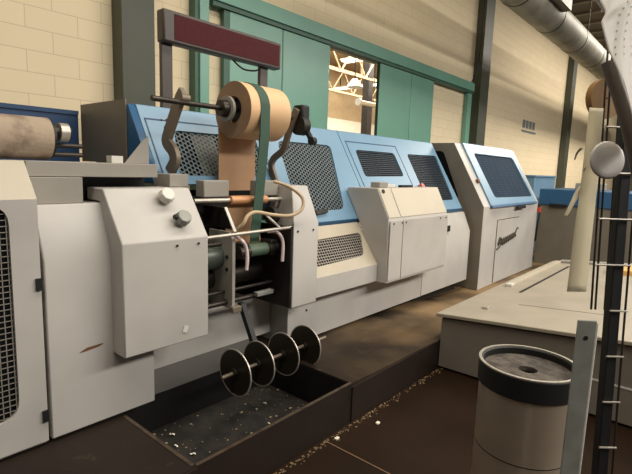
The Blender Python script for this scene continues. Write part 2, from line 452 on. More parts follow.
t = thing('white_pipe', 'white pipe with an end cap crossing the gap at right', 'pipe', (12.8, 8.6, 3.5))
link('pipe_body', cyl(BM(), (11.86, 8.6, 3.6), (14.5, 8.6, 3.6), .07, 16), CLAMP, t)
link('end_cap', cyl(BM(), (11.78, 8.6, 3.6), (11.855, 8.6, 3.6), .11, 16), CLAMP, t)
for x in (12.6, 14.2): link('hanger', cyl(BM(), (x, 8.6, 3.672), (x, 8.6, 5.199), .012, 6), OILY, t)
bm = BM(); box(bm, 17.15, 17.5, 12, 12.3, 0, 6.2); tag(link('far_post', bm, OILY), 'dark post standing in the neighbouring hall right of the pipe end', 'post')

# spiral duct
t = thing('ventilation_duct', 'large galvanised spiral duct running along the upper wall at right', 'duct', (12, 3.0, 4.36))
link('duct_pipe', cyl(BM(), (4.2, 3, 4.66), (27, 3, 4.66), .30, 40), DUCT, t, smooth=False)
x = 4.7
while x < 26:
    link('duct_joint', ring(BM(), (x, 3, 4.66), XU, 0.306, .299, .03, 40), DSTEEL, t); x += 1.85
link('duct_outlet', bx(9.0, 10.0, 2.55, 2.74, 4.62, 4.92), DSTEEL, t)
for x in (6, 9.7, 13.4, 17.1, 20.8): link('hanger', cyl(BM(), (x, 3, 4.95), (x, 3, 6.79), .012, 8), DSTEEL, t)
t = thing('ceiling_beam', 'dark grey lattice sheet beam running above the spiral duct', 'beam', (18, 3.45, 6.0))
link('beam_body', bx(4, 40, 3.1, 4.1, 6.05, 6.6), mat('dark_corrugated', (92, 84, 74), .7), t)
for k in range(22): link('rib', bx(5 + k * 1.0, 5.12 + k * 1.0, 3.09, 4.1, 5.99, 6.05), DGREY, t)
tag(link('pull_wire', tube(BM(), [(10.6, 4.45, 6.79), (10.57, 4.47, 4.2), (10.5, 4.57, 3.606)], .012, 6), OILY), 'thin dark wire hanging beside the tall column down to green rail', 'wire')
# stencil mark on the wall
bm = BM()
for k in range(4): box(bm, 14.55 + k * .3, 14.75 + k * .3, 4.684, 4.6975, 2.98, 3.2)
box(bm, 14.5, 15.8, 4.684, 4.6975, 2.86, 2.91)
tag(link('wall_stencil', bm, mat('faded_blue_stencil', (120, 132, 134), .7)), 'small faded blue grey stencil mark on the block wall', 'marking')

# ============================================================ MACHINE LINE
# --- mesh front cabinet at far left
t = thing('mesh_front_cabinet', 'grey cabinet with a wire mesh opening at the left edge of the line', 'cabinet', (0.2, 2.7, .262))
link('body', prof([(2.31, .27), (2.31, 1.417), (2.445, 1.585), (3.3, 1.585), (3.3, .27)], -.5, .782), PAINT, t)
hole = rounded(rect(-.3, .672, .44, 1.405), .09)
link('front_panel', plate((0, 2.29, 0), XU, ZU, rect(-.5, .785, .285, 1.425), [hole], .019), PAINT, t)
link('sloping_panel', slab((0, 2.29, 1.4255), XU, (0, .135, .166), rect(-.5, .785, 0, .2135), -.018, 0), PAINT2, t)
bk = link('mesh_backing', slab((0, 2.3095, 0), XU, ZU, hole, 0, .001), VOID, t)
link('wire_mesh', grille((0, 2.2985, 0), XU, ZU, hole, [(0, .026, .0035), (math.pi / 2, .026, .0035)]), GRILLEW, t)
for z in (1.016, .385):
    link('hinge', bx(.762, .786, 2.278, 2.2895, z, z + .055), BLACK, t)
link('plinth', bx(-.5, .78, 2.4, 3.2, .262, .27), OILY, t)
# --- plain cabinet beside it
t = thing('sloped_top_cabinet', 'plain grey cabinet with sloped top between the mesh cabinet and the pit', 'cabinet', (1.07, 2.7, .262))
link('body', prof([(2.29, .28), (2.29, 1.14), (2.385, 1.392), (3.2, 1.392), (3.2, .28)], .80, 1.338), PAINT, t, bevel=.006)
link('plinth', bx(.80, 1.33, 2.38, 3.2, .262, .28), OILY, t)
bm = BM(); v = [(.937, .674), (.975, .69), (1.01, .692), (1.05, .694), (1.06, .689), (1.03, .680), (.99, .676), (.955, .672)]
link('rust_scuff', slab((0, 2.2898, 0), XU, ZU, v, 0, .0006, bm), RUST, t)
link('upper_panel', bx(.80, 1.032, 2.40, 3.0, 1.393, 1.518), GREYP, t, bevel=.003)
link('recess', bx(1.033, 1.45, 2.56, 3.0, 1.393, 1.518), BLACK, t)
# --- deck over both
t = thing('machine_deck', 'long grey deck edge running over the left cabinets under the felt roller', 'machine', (1.0, 2.9, 1.52))
link('edge_beam', prof([(2.425, 1.52), (2.425, 1.592), (3.0, 1.592), (3.0, 1.52)], .792, 1.456), GREYP, t, bevel=.003)
link('bracket', slab((1.335, 2.60, 1.593), (1, 0, 0), ZU, [(0, 0), (.17, 0), (.17, .16), (.14, .14), (.02, .0)], -.006, 0), GREYP, t)
link('block', bx(1.265, 1.33, 2.57, 2.63, 1.593, 1.632), CLAMP, t)
# --- felt roller
t = thing('felt_roller', 'large worn felt covered roller lying on the deck at far left', 'roller', (.3, 2.8, 1.593))
link('felt_body', cyl(BM(), (-.6, 2.82, 1.71), (1.03, 2.82, 1.71), .112, 40), FELT, t)
link('end_cap', cyl(BM(), (1.0305, 2.82, 1.71), (1.045, 2.82, 1.71), .104, 32), OILY, t)
link('shaft', cyl(BM(), (1.0455, 2.82, 1.75), (1.15, 2.82, 1.75), .035, 20), DSTEEL, t)
link('bearing', cyl(BM(), (1.09, 2.815, 1.75), (1.135, 2.815, 1.75), .05, 20), STEEL, t)
for z in (1.63, 1.68): link('support_rod', cyl(BM(), (1.0455, 2.86, z), (1.23, 2.86, z), .014, 10), DSTEEL, t)
# --- blue frame behind
t = thing('blue_machine_frame', 'deep blue machine frame standing behind the felt roller', 'machine', (.3, 3.6, .262))
link('side_wall', bx(-2.5, 1.55, 3.64, 3.9, .27, 1.925), NAVY, t)
link('top_rail', bx(-2.5, 1.55, 3.63, 3.92, 1.926, 1.955), NAVY, t)

# --- blue hoods
H0 = Vector((0, 2.50, 1.165)); HV = Vector((0, .48, .805)); HN = HV.length; HV.normalize()
def hs(z): return (z - 1.165) / .805 * HN
def hood(name, label, x0, x1, zb, wins, doors, fam, gm, left_end=False):
    yb = 2.5 + (zb - 1.165) / .805 * .48
    t = thing('blue_guard_hood', label, 'machine hood', ((x0 + x1) / 2, 3.2, zb))
    link('body', prof([(yb + .06, zb), (yb + .065, zb + .03), (3.012, 1.955), (3.6, 1.955), (3.6, zb)], x0 + .012, x1 - .004), DBLUE, t)
    if left_end: link('end_cap', prof([(yb + .006, zb + .01), (2.985, 1.965), (3.0, 1.975), (3.0, zb + .01)], x0 - .052, x0 + .0115), DBLUE, t)  # darker blue puts the end face's shade into its colour
    holes = []; 
    for wpts, r in wins: holes.append(rounded([(a, hs(z)) for a, z in wpts], r))
    link('sloping_panel', plate(H0, XU, HV, rect(x0, x1, hs(zb), hs(1.973)), holes, .018), BLUE, t)
    link('top_panel', bx(x0, x1, 2.99, 3.62, 1.957, 1.978), BLUE, t)
    if zb < 1.3: link('lower_lip', prof([(2.497, 1.164), (2.512, 1.125), (2.55, 1.125), (2.56, 1.164)], x0, x1), DBLUE, t, bevel=.004)
    for h in holes:
        link('window_backing', slab(H0, XU, HV, h, -.0245, -.0235), VOID, t)
        link('mesh_window', grille(H0, XU, HV, h, fam, -.010), gm, t)
    for x_0, x_1, z0, z1 in doors:   # raised door outline
        bm = BM(); s0, s1 = hs(z0), hs(z1); w_ = .010
        for r_ in (rect(x_0, x_1, s1 - w_, s1), rect(x_0, x_0 + w_, s0, s1), rect(x_1 - w_, x_1, s0, s1)): slab(H0, XU, HV, r_, .0005, .0025, bm)
        link('door_seam', bm, NAVY, t)
    return t
P3 = math.pi / 3
HEX = [(0, .030, .0042), (P3, .030, .0042), (2 * P3, .030, .0042)]
SL = [(math.pi / 2, .024, .005), (0, .03, .003)]
h1 = hood('a', 'light blue slanted hood section behind the kraft paper roll', 1.64, 2.645, 1.47, [([(1.79, 1.525), (2.57, 1.525), (2.60, 1.825), (1.865, 1.825)], .04)], [(1.665, 2.635, 1.475, 1.89)], HEX, GRILLE, True)
link('inner_panel', slab(H0, XU, HV, rect(2.0, 2.2, hs(1.53), hs(1.82)), -.0234, -.0225), mat('inner_grey_brown', (112, 106, 90), .6), h1)
link('end_panel', bx(1.578, 1.587, 3.004, 3.66, 1.595, 2.003), DGREY, h1)
for x, z in ((1.79, 1.885), (1.83, 1.89), (1.80, 1.84), (1.84, 1.842)):
    p = H0 + HV * hs(z) + Vector((x, 0, 0)); n = Vector(XU).cross(HV)
    link('bolt', cyl(BM(), p + n * .0005, p + n * .007, .007, 10), OILY, h1)
h2 = hood('b', 'light blue slanted hood section with hexagonal mesh window right of the roll', 2.65, 3.745, 1.165, [([(2.77, 1.25), (3.365, 1.25), (3.55, 1.82), (2.84, 1.82)], .07)], [], HEX, GRILLE)
link('handle', slab(H0, XU, HV, [(2.94, hs(1.21)), (3.09, hs(1.225)), (3.11, hs(1.255)), (2.94, hs(1.25))], .002, .03), OILY, h2, bevel=.004)
h3 = hood('c', 'long light blue slanted hood with two slatted windows behind control box', 3.755, 5.745, 1.165, [([(3.905, 1.535), (4.665, 1.545), (4.665, 1.80), (3.93, 1.80)], .05), ([(4.94, 1.27), (5.62, 1.27), (5.69, 1.81), (4.95, 1.80)], .05)], [(3.815, 4.765, 1.44, 1.88)], SL, GRILLED)
p = H0 + HV * hs(1.42) + Vector((4.9, 0, 0)); n = Vector(XU).cross(HV)
link('stop_button', cyl(BM(), p + n * .0005, p + n * .05, .035, 16), RED, h3)

# --- knob box
t = thing('knob_box', 'projecting grey box with two white clamp knobs left of the pit', 'machine box', (1.37, 2.25, .635))
link('body', prof([(2.168, .628), (2.172, 1.205), (2.355, 1.465), (2.53, 1.465), (2.53, 1.40), (2.396, 1.40), (2.30, 1.14), (2.30, .628)], 1.108, 1.612), PAINT, t, bevel=.006)
CV = Vector((0, .183, .26)).normalized(); CN = Vector(XU).cross(CV)
for k, (x, y, z, m) in enumerate(((1.452, 2.347, 1.452, CLAMP), (1.468, 2.235, 1.286, GALV))):
    p = Vector((x, y, z))
    if k == 0: p = Vector((1.418, 2.313, 1.402))
    kb = link('clamp_knob', cyl(BM(), p + CN * .028, p + CN * .07, .046, 8, .040), m, t, bevel=.005, label='white faceted clamp knob' if k == 0 else 'worn grey faceted clamp knob')
    link('stem', cyl(BM(), p + CN * .0005, p + CN * .028, .018, 12), OILY, kb)
    if k: link('screw', cyl(BM(), p + CN * .045 + Vector((-.055, 0, 0.01)), p + CN * .045 + Vector((-.03, 0, .005)), .014, 10), OILY, kb)
link('white_tag', slab((1.525, 2.245, 1.302), XU, CV, rect(0, .07, -.035, .035), .0005, .0015), WHITE, t)
for x in (1.41, 1.545): link('screw', cyl(BM(), (x, 2.1675, 1.17), (x, 2.164, 1.17), .007, 10), BLACK, t)
link('latch_plate', slab((1.455, 2.1665, .70), XU, ZU, [(-.018, -.012), (.008, -.022), (.022, .012), (-.004, .024)], 0, .002), CLAMP, t)
link('top_cover', bx(1.535, 1.66, 2.43, 2.60, 1.467, 1.54), GREYP, t, bevel=.003)
# --- right hand box of the feeding station
t = thing('side_box', 'narrow grey projecting box right of the feeding station', 'machine box', (2.44, 2.5, .635))
link('body', prof([(2.18, .635), (2.18, 1.215), (2.30, 1.475), (2.495, 1.475), (2.495, .635)], 2.318, 2.578), PAINT, t, bevel=.006).data.transform(Matrix.Identity(4))
for v_ in t.children[0].data.vertices:
    if v_.co.z + .635 > 1.3 and v_.co.x < 0: v_.co.x += .10
link('shaded_side_plate', prof([(2.185, .64), (2.185, 1.205), (2.9, 1.205), (2.9, .64)], 2.30, 2.317), OILY, t)  # dark plate stands for the shade on the box's left face
for x in (2.36, 2.52): link('screw', cyl(BM(), (x, 2.1795, 1.17), (x, 2.176, 1.17), .008, 10), BLACK, t)
# --- feeding station between the boxes
t = thing('rear_base', 'grey base panel with dark sloped sill at the back of the pit', 'machine base', (1.9, 2.6, .225))
link('base_panel', bx(1.345, 2.485, 2.562, 2.6, .33, .655), PAINT, t)
link('base_sill', prof([(2.452, .226), (2.562, .329), (2.75, .329), (2.75, .264), (2.60, .264), (2.452, .2261)], 1.345, 2.33), mat('worn_grey_sill', (86, 82, 76), .6), t)
t = thing('feeding_station', 'open paper feeding station with rollers and plates over the pit', 'machine', (1.95, 2.5, .35))
link('back_plate', bx(1.345, 2.295, 2.86, 2.88, .3, 1.42), OILY, t)
link('left_wall', prof([(2.31, .66), (2.31, 1.16), (2.40, 1.39), (2.85, 1.39), (2.85, .66)], 1.60, 1.625), OILY, t)
for i, (a, b) in enumerate(((1.76, 1.955), (2.205, 2.395))):
    link('bearing_block', bx(a, b, 2.415, 2.50, 1.40, 1.505), GREYP, t, bevel=.006)
link('cross_beam', bx(1.66, 2.29, 2.56, 2.64, 1.20, 1.395), OILY, t)
gb = link('guide_bar', cyl(BM(), (1.66, 2.375, 1.385), (2.42, 2.375, 1.378), .014, 16), STEEL, t)
link('copper_sleeve', cyl(BM(), (1.93, 2.375, 1.3825), (2.24, 2.375, 1.3795), .028, 20), COPPER, gb)
link('front_rail', cyl(BM(), (1.617, 2.20, 1.188), (2.317, 2.20, 1.200), .011, 14), STEEL, t, label='bright front rail')
link('second_rail', cyl(BM(), (1.626, 2.30, 1.12), (1.80, 2.30, 1.125), .014, 14), DSTEEL, t)
link('side_plate', prof([(2.28, .70), (2.28, 1.14), (2.31, 1.19), (2.52, 1.19), (2.52, .70)], 1.875, 1.90), GREYP, t, bevel=.003)
link('upper_plate', prof([(2.262, 1.21), (2.352, 1.34), (2.62, 1.34), (2.62, 1.21)], 1.868, 1.88), DSTEEL, t)  # coloured dark to carry the shade on its left face
link('upper_plate_edge', prof([(2.252, 1.20), (2.345, 1.342), (2.353, 1.342), (2.261, 1.20)], 1.864, 1.884), CLAMP, t)
link('grey_roller', cyl(BM(), (1.627, 2.44, 1.02), (1.874, 2.44, 1.02), .085, 32), mat('dull_green_roller', (92, 98, 90), .4, .4), t)
link('lower_roller', cyl(BM(), (1.627, 2.52, .86), (2.299, 2.52, .86), .07, 28), DSTEEL, t)
link('green_roller', cyl(BM(), (2.04, 2.33, 1.05), (2.20, 2.33, 1.05), .043, 24), mat('green_rubber_roller', (84, 104, 84), .5), t)
for x in (1.965, 2.215):
    hb = link('roller_carrier', bx(x, x + .06, 2.29, 2.40, 1.0, 1.11), OILY, t, bevel=.01)
    link('collar', cyl(BM(), (x - .012, 2.32, 1.05), (x + .072, 2.32, 1.05), .042, 16), DSTEEL, hb)
link('hose', tube(BM(), [(1.91, 2.30, 1.17), (1.935, 2.235, 1.12), (1.945, 2.22, 1.04), (1.94, 2.22, .955)], .011), HOSEP, t, label='pale pink hose beside the side plate')
link('hose', tube(BM(), [(2.19, 2.30, 1.17), (2.235, 2.25, 1.165), (2.262, 2.225, 1.10), (2.262, 2.225, .97)], .012), HOSEP, t, label='pale pink hose on the right carrier')
link('hose', tube(BM(), [(1.90, 2.30, 1.19), (1.924, 2.24, 1.244), (1.955, 2.235, 1.292), (2.021, 2.23, 1.314), (2.152, 2.21, 1.292), (2.273, 2.17, 1.285), (2.36, 2.15, 1.325), (2.385, 2.17, 1.40), (2.33, 2.24, 1.47), (2.24, 2.30, 1.505)], .012), HOSEC, t, label='cream air hose looping past the right box')
link('lower_rail', cyl(BM(), (1.626, 2.34, .735), (2.299, 2.34, .735), .018, 14), DSTEEL, t)
link('upper_rail', cyl(BM(), (1.626, 2.36, .80), (2.299, 2.36, .80), .012, 14), DSTEEL, t)
link('ratchet', bx(2.10, 2.25, 2.29, 2.33, .735, .765), GALV, t, bevel=.004)
link('foot_bracket', bx(1.86, 1.93, 2.25, 2.29, .68, .72), ARM, t, bevel=.004)
link('angle_lever', tube(BM(), [(2.20, 2.33, 1.28), (2.28, 2.27, 1.19)], .008, 8), CLAMP, t)
link('motor', cyl(BM(), (2.255, 2.35, 1.27), (2.299, 2.35, 1.27), .06, 20), BLACK, t)
for k, (x, z) in enumerate(((1.88, 1.03), (1.88, .95))): link('bolt', cyl(BM(), (x - .012, 2.33, z), (x - .0055, 2.33, z), .012, 10), BLACK, t)
# paper web strips below the sleeve
# --- paper roll
t = thing('paper_roll', 'big kraft paper roll with its web hanging down, held by two arms', 'paper roll', (2.25, 2.5, 1.78))
rl = ring(BM(), (2.23, 2.5, 1.96), XU, .182, .086, .36, 64)
ro = link('roll_body', rl, KRAFT, t)
link('roll_end', ring(BM(), (2.0492, 2.5, 1.96), XU, .181, .087, .0012, 64), KRAFTEND, t)
bm = BM()
pw = [(2.505, 1.779), (2.56, 1.80), (2.62, 1.79), (2.655, 1.72), (2.655, 1.42), (2.60, 1.40)]
a = [(y, z) for y, z in pw] ; b = [(y + .003, z + .002) for y, z in pw][::-1]
prof([(2.66, 1.87), (2.658, 1.72), (2.655, 1.425), (2.648, 1.425), (2.651, 1.72), (2.653, 1.87)], 2.055, 2.385, bm)
link('web', bm, WEB, t)
bm = BM(); prof([(2.41, 1.372), (2.44, 1.20), (2.40, 1.02), (2.395, 1.02), (2.435, 1.20), (2.404, 1.372)], 1.945, 2.235, bm)
link('lower_web', bm, WEB, t)
# --- unwind stand
t = thing('unwind_stand', 'cranked grey arms and shaft carrying the kraft paper roll', 'roll holder', (2.1, 2.6, 1.5))
link('shaft', cyl(BM(), (1.47, 2.5, 1.96), (2.72, 2.5, 1.96), .016, 16), DSTEEL, t)
def arm(x, pts, wd, th=.03):
    bm = BM(); A = []; B = []
    P = smoothpts([(0, y, z) for y, z in pts], 4)
    L = []; R = []
    for i, p in enumerate(P):
        d = (P[min(i + 1, len(P) - 1)] - P[max(i - 1, 0)]).normalized(); nn = Vector((0, -d.z, d.y)) * wd / 2
        L.append(p + nn); R.append(p - nn)
    loop = L + R[::-1]
    prof([(q.y, q.z) for q in loop], x, x + th, bm); return bm
link('arm', arm(1.665, [(2.50, 2.02), (2.55, 1.97), (2.664, 1.791), (2.685, 1.735), (2.62, 1.68), (2.596, 1.621), (2.66, 1.545)], .075), ARM, t, bevel=.006)
link('arm', arm(2.60, [(2.46, 2.03), (2.54, 1.85), (2.585, 1.735), (2.69, 1.665), (2.715, 1.60), (2.66, 1.48)], .05), ARM, t, bevel=.006)
link('shaft_collar', cyl(BM(), (1.655, 2.5, 1.985), (1.71, 2.5, 1.985), .026, 16), ARM, t)
link('chuck', cyl(BM(), (1.945, 2.5, 1.96), (1.988, 2.5, 1.96), .05, 24, .056), DSTEEL, t)
link('chuck_flange', ring(BM(), (1.998, 2.5, 1.96), XU, .082, .016, .02, 32), GREYP, t)
link('core', cyl(BM(), (2.09, 2.5, 1.96), (2.43, 2.5, 1.96), .0855, 32), BLACK, t)
bk = link('brake', bx(2.635, 2.72, 2.42, 2.52, 1.93, 2.06), BLACK, t, bevel=.015)
link('brake_disc', cyl(BM(), (2.63, 2.46, 1.91), (2.70, 2.46, 1.91), .07, 20), OILY, bk)
link('brake_lever', tube(BM(), [(2.66, 2.46, 1.93), (2.70, 2.42, 1.86), (2.71, 2.40, 1.82)], .022, 10), BLACK, bk)
link('brake_knob', cyl(BM(), (2.69, 2.38, 1.80), (2.73, 2.38, 1.80), .03, 16), BLACK, bk)
# --- strap over the roll
bm = BM(); pts = []
for k in range(0, 13):
    a_ = math.radians(100 - k * 100 / 12 * 1.0)
    pts.append((2.5 - .187 * math.cos(math.radians(90 - 0)) * 0 - .187 * math.sin(math.radians(k * 90 / 12 - 10)), 1.96 + .187 * math.cos(math.radians(k * 90 / 12 - 10))))
pts += [(2.312, 1.8), (2.314, 1.5), (2.318, 1.30), (2.322, 1.10)]
loop = pts + [(y + .004, z) for y, z in pts[::-1]]
prof(loop, 2.13, 2.21, bm)
for v_ in bm.verts:
    if v_.co.z < 1.85: v_.co.x -= (1.85 - v_.co.z) * .10
tag(link('green_strap', bm, STRAPG), 'dark green flat strap running over the paper roll and down', 'strap')
# --- spindle with discs
t = thing('disc_spindle', 'spindle with four thin round discs hanging over the pit', 'spindle', (2.05, 2.1, .215))
link('spindle', cyl(BM(), (1.655, 2.1, .372), (2.60, 2.1, .378), .011, 14), ARM, t)
for x in (1.755, 1.945, 2.165, 2.38):
    d = link('disc', cyl(BM(), (x - .002, 2.1, .374), (x + .002, 2.1, .374), .139, 48), mat('smoky_disc', (50, 46, 38), .3, .3), t)
    link('disc_edge', ring(BM(), (x, 2.1, .374), XU, 0.145, .1385, .007, 48), STEEL, d)
    link('hub', cyl(BM(), (x - .02, 2.1, .374), (x + .02, 2.1, .374), .028, 16), DSTEEL, d)
link('strut', prof([(2.09, .36), (2.285, .72), (2.325, .72), (2.13, .36)], 1.955, 1.99), BLACK, t)
# --- lower mesh guard
t = thing('mesh_guard', 'low grey sloped guard with mesh opening between side box and control box', 'machine guard', (3.0, 2.5, .55))
link('body', prof([(2.275, .626), (2.275, .775), (2.512, 1.112), (2.53, 1.12), (2.9, 1.12), (2.9, .626)], 2.585, 3.494), PAINT, t)
GV = Vector((0, .246, .35)); GL = GV.length; GV.normalize()
def gs(z): return (z - .78) / .35 * GL
gh = rounded([(2.70, gs(.85)), (3.37, gs(.865)), (3.475, gs(1.045)), (2.70, gs(1.03))], .06)
link('sloping_panel', plate((0, 2.26, .78), XU, GV, rect(2.58, 3.498, .002, GL), [gh], .012), PAINT2, t)
link('front_panel', bx(2.58, 3.498, 2.26, 2.274, .626, .782), PAINT, t, bevel=.003)
link('mesh_backing', slab((0, 2.26, .78), XU, GV, gh, -.0118, -.011), VOID, t)
link('wire_mesh', grille((0, 2.26, .78), XU, GV, gh, [(0, .03, .006), (math.pi / 2, .024, .006)], -.004), GRILLEW, t)
# --- skirt
t = thing('base_skirt', 'long grey base panel along the floor under guard and control box', 'machine base', (3.5, 2.7, .25))
link('panel', prof([(2.38, .262), (2.38, .62), (3.0, .62), (3.0, .262)], 2.492, 4.565), PAINT, t, bevel=.004)
for x, z in ((2.7, .50), (2.75, .30)): link('screw', cyl(BM(), (x, 2.3795, z), (x, 2.375, z), .009, 10), OILY, t)
# --- control box
t = thing('control_box', 'large projecting grey control box with sloped cream lid', 'control box', (4.06, 2.4, .617))
link('body', prof([(2.165, .617), (2.175, 1.188), (2.305, 1.447), (2.63, 1.44), (2.63, 1.39), (2.478, 1.128), (2.376, .88), (2.376, .617)], 3.503, 4.63), PAINT, t, bevel=.006)
KV = Vector((0, .13, .259)); KL = KV.length; KV.normalize()
link('lid', slab((0, 2.175, 1.188), XU, KV, rect(3.71, 4.625, .006, KL - .004), .001, .006), PAINT2, t, bevel=.002)
link('lid_strip', slab((0, 2.175, 1.188), XU, KV, rect(3.51, 3.70, .006, KL - .004), .001, .006), PAINT2, t, bevel=.002)
link('front_door', bx(3.73, 4.625, 2.155, 2.164, .64, 1.17), PAINT, t, bevel=.002)
link('front_strip', bx(3.51, 3.718, 2.155, 2.164, .64, 1.17), PAINT, t, bevel=.002)
p = Vector((3.56, 2.175, 1.188)) + KV * (KL * .88); n = Vector(XU).cross(KV)
link('push_button', cyl(BM(), p + n * .0065, p + n * .016, .018, 14), BLACK, t)
for x in (3.56, 3.70, 3.77, 4.45, 4.57): link('screw', cyl(BM(), (x, 2.154, 1.145), (x, 2.150, 1.145), .008, 8), OILY, t)
link('top_switch_box', bx(3.62, 3.76, 2.36, 2.46, 1.447, 1.495), GREYP, t, bevel=.004)
link('top_block', bx(3.77, 3.95, 2.40, 2.48, 1.445, 1.475), CLAMP, t, bevel=.004)
link('top_handle', bx(4.0, 4.22, 2.36, 2.40, 1.446, 1.468), BLACK, t, bevel=.004)
# --- sloped cabinet right of the control box
t = thing('low_cabinet', 'grey floor cabinet with sloped top between control box and tall end cabinet', 'cabinet', (5.2, 2.7, .2))
link('body', prof([(2.38, .262), (2.38, .89), (2.478, 1.12), (3.0, 1.12), (3.0, .262)], 4.573, 5.765), PAINT, t, bevel=.006)
link('plinth', bx(4.6, 5.7, 2.5, 3.0, .10, .262), OILY, t)
link('latch', bx(5.10, 5.16, 2.365, 2.38, .93, 1.0), BLACK, t, bevel=.004)
# --- tall end cabinet
J0 = Vector((0, 2.265, 1.19)); JV = Vector((0, .455, .80)); JL = JV.length; JV.normalize()
def js(z): return (z - 1.19) / .80 * JL
t = thing('end_cabinet', 'tall end cabinet with cream frame and blue slanted window door', 'cabinet', (7, 2.8, .1))
link('body', prof([(2.265, .125), (2.265, 1.19), (2.72, 1.985), (3.3, 1.985), (3.3, .125)], 5.862, 8.10), PAINT, t, bevel=.005)
link('shaded_left_side', prof([(2.267, .13), (2.267, 1.189), (2.721, 1.983), (3.3, 1.983), (3.3, .13)], 5.852, 5.861), DGREY, t)  # same cabinet, side shade painted in as a darker grey
sw = rounded([(2.60, 1.28), (3.0, 1.28), (3.22, 1.88), (2.86, 1.88)], .05)
link('side_window', prof([(y, z) for y, z in sw], 5.848, 5.8515), VOID, t)
jw = rounded([(6.30, js(1.285)), (7.86, js(1.27)), (7.78, js(1.855)), (6.27, js(1.86))], .06)
dr = link('blue_door', plate(J0 + Vector(XU).cross(JV) * .022, XU, JV, rect(6.06, 7.93, .004, js(1.985)), [jw], .021), BLUE, t)
link('window_backing', slab(J0, XU, JV, jw, .001, .002), mat('navy_window', (38, 58, 78), .7, spec=.1), dr)
link('mesh_window', grille(J0, XU, JV, jw, [(math.pi / 2, .036, .005), (0, .2, .003)], .014), mat('blue_grey_slats', (46, 64, 82), .6, spec=.1), dr)
link('door_lip', slab(J0, XU, JV, rect(6.06, 7.93, -.03, .003), .001, .03), DBLUE, t)
link('lip_handle', bx(7.0, 7.35, 2.215, 2.24, 1.12, 1.165), BLACK, t, bevel=.005)
p = J0 + JV * js(1.50) + Vector((6.0, 0, 0)); n = Vector(XU).cross(JV)
link('key_switch', cyl(BM(), p + n * .001, p + n * .03, .03, 12), RUST, t)
fd = link('front_door', bx(6.37, 7.22, 2.2565, 2.2645, .14, .99), PAINT, t, bevel=.002)
bm = BM(); box(bm, 6.36, 7.24, 2.2635, 2.2648, .985, 1.0); box(bm, 6.355, 6.368, 2.2635, 2.2648, .14, 1.0); box(bm, 7.222, 7.235, 2.2635, 2.2648, .14, 1.0)
link('door_gap', bm, OILY, t)
def lg(x, z): return Vector((6.42 + x * .78, 2.2545, .60 + z * .22 + x * .10))
bm = BM()
tube(bm, [lg(.0, .42), lg(.03, .2), lg(.05, .62), lg(.14, .55), lg(.15, .15), lg(.05, .05), lg(-.03, .0)], .012, 8)
cyl(bm, lg(.11, .40) + Vector((0, .002, 0)), lg(.11, .40) + Vector((0, -.004, 0)), .045, 16)
pts = []
for k in range(40):
    a_ = k / 39; pts.append(lg(.16 + a_ * .72, .30 + .22 * math.sin(k * 1.25) * (1 - .3 * a_)))
tube(bm, pts, .016, 6, False)
tube(bm, [lg(.85, .35), lg(.93, .62), lg(1.0, .60)], .014, 6)
link('script_logo', bm, mat('dark_olive_logo', (66, 60, 46), .6), fd)
for z in (.2, .5, .85): link('side_hinge', bx(8.102, 8.13, 2.27, 2.30, z, z + .06), OILY, t)
link('base', bx(5.9, 8.05, 2.32, 3.3, .100, .125), OILY, t)
link('cable', tube(BM(), [(8.14, 2.26, 1.15), (8.15, 2.24, 1.0), (8.13, 2.25, .8), (8.14, 2.26, .55)], .014, 8), BLACK, t)
link('cable_plug', cyl(BM(), (8.14, 2.25, 1.02), (8.14, 2.25, 1.10), .03, 12), RED, t)
# --- units across the end
t = thing('transverse_unit', 'grey unit with blue top band, coloured as in shade, beyond tall end cabinet', 'machine', (9.2, 1.6, 0))
link('body', bx(8.62, 10.2, .9, 2.385, .11, 1.12), DGREY, t)  # grey darkened: shade of the near face is in the colour
link('blue_band', bx(8.60, 10.22, .88, 2.395, 1.121, 1.385), DBLUE, t, bevel=.01)  # band blue likewise darkened to hold its shade
link('handle', bx(8.57, 8.599, 1.95, 2.22, 1.10, 1.15), BLACK, t, bevel=.006)
link('feet', bx(8.75, 10.1, 1.66, 2.3, .10, .11), OILY, t)
t = thing('blue_box', 'small light blue box beyond the right corner of the end cabinet', 'box', (10.1, 3.05, .1))
link('body', bx(9.5, 10.9, 2.75, 3.4, .12, 1.58), BLUE, t, bevel=.01)
for x in (9.6, 10.6): link('foot', bx(x, x + .2, 2.85, 3.3, .10, .12), OILY, t)
link('lid', bx(9.48, 10.92, 2.73, 3.42, 1.581, 1.61), BLUE, t)
tag(link('grey_case', bx(9.0, 9.4, 1.55, 1.95, 1.386, 1.50), GREYP, bevel=.01), 'grey flat case lying on the deep blue band', 'case')

# --- display sign over the hood
t = thing('display_sign', 'long maroon display board in brown frame on two posts above the roll', 'sign', (2.42, 3.05, 1.979))
link('housing', bx(1.86, 2.98, 3.0, 3.09, 2.42, 2.635), FRAME, t, bevel=.014)
link('display_face', bx(1.945, 2.955, 2.9965, 2.9999, 2.445, 2.612), MAROON, t)
for x in (1.875, 2.79): link('post', bx(x, x + .085, 3.05, 3.085, 1.979, 2.425), FRAME, t, bevel=.004)
link('cable', tube(BM(), [(2.50, 3.06, 2.425), (2.60, 3.05, 2.37), (2.72, 3.05, 2.375), (2.79, 3.06, 2.40)], .007, 8), BLACK, t)

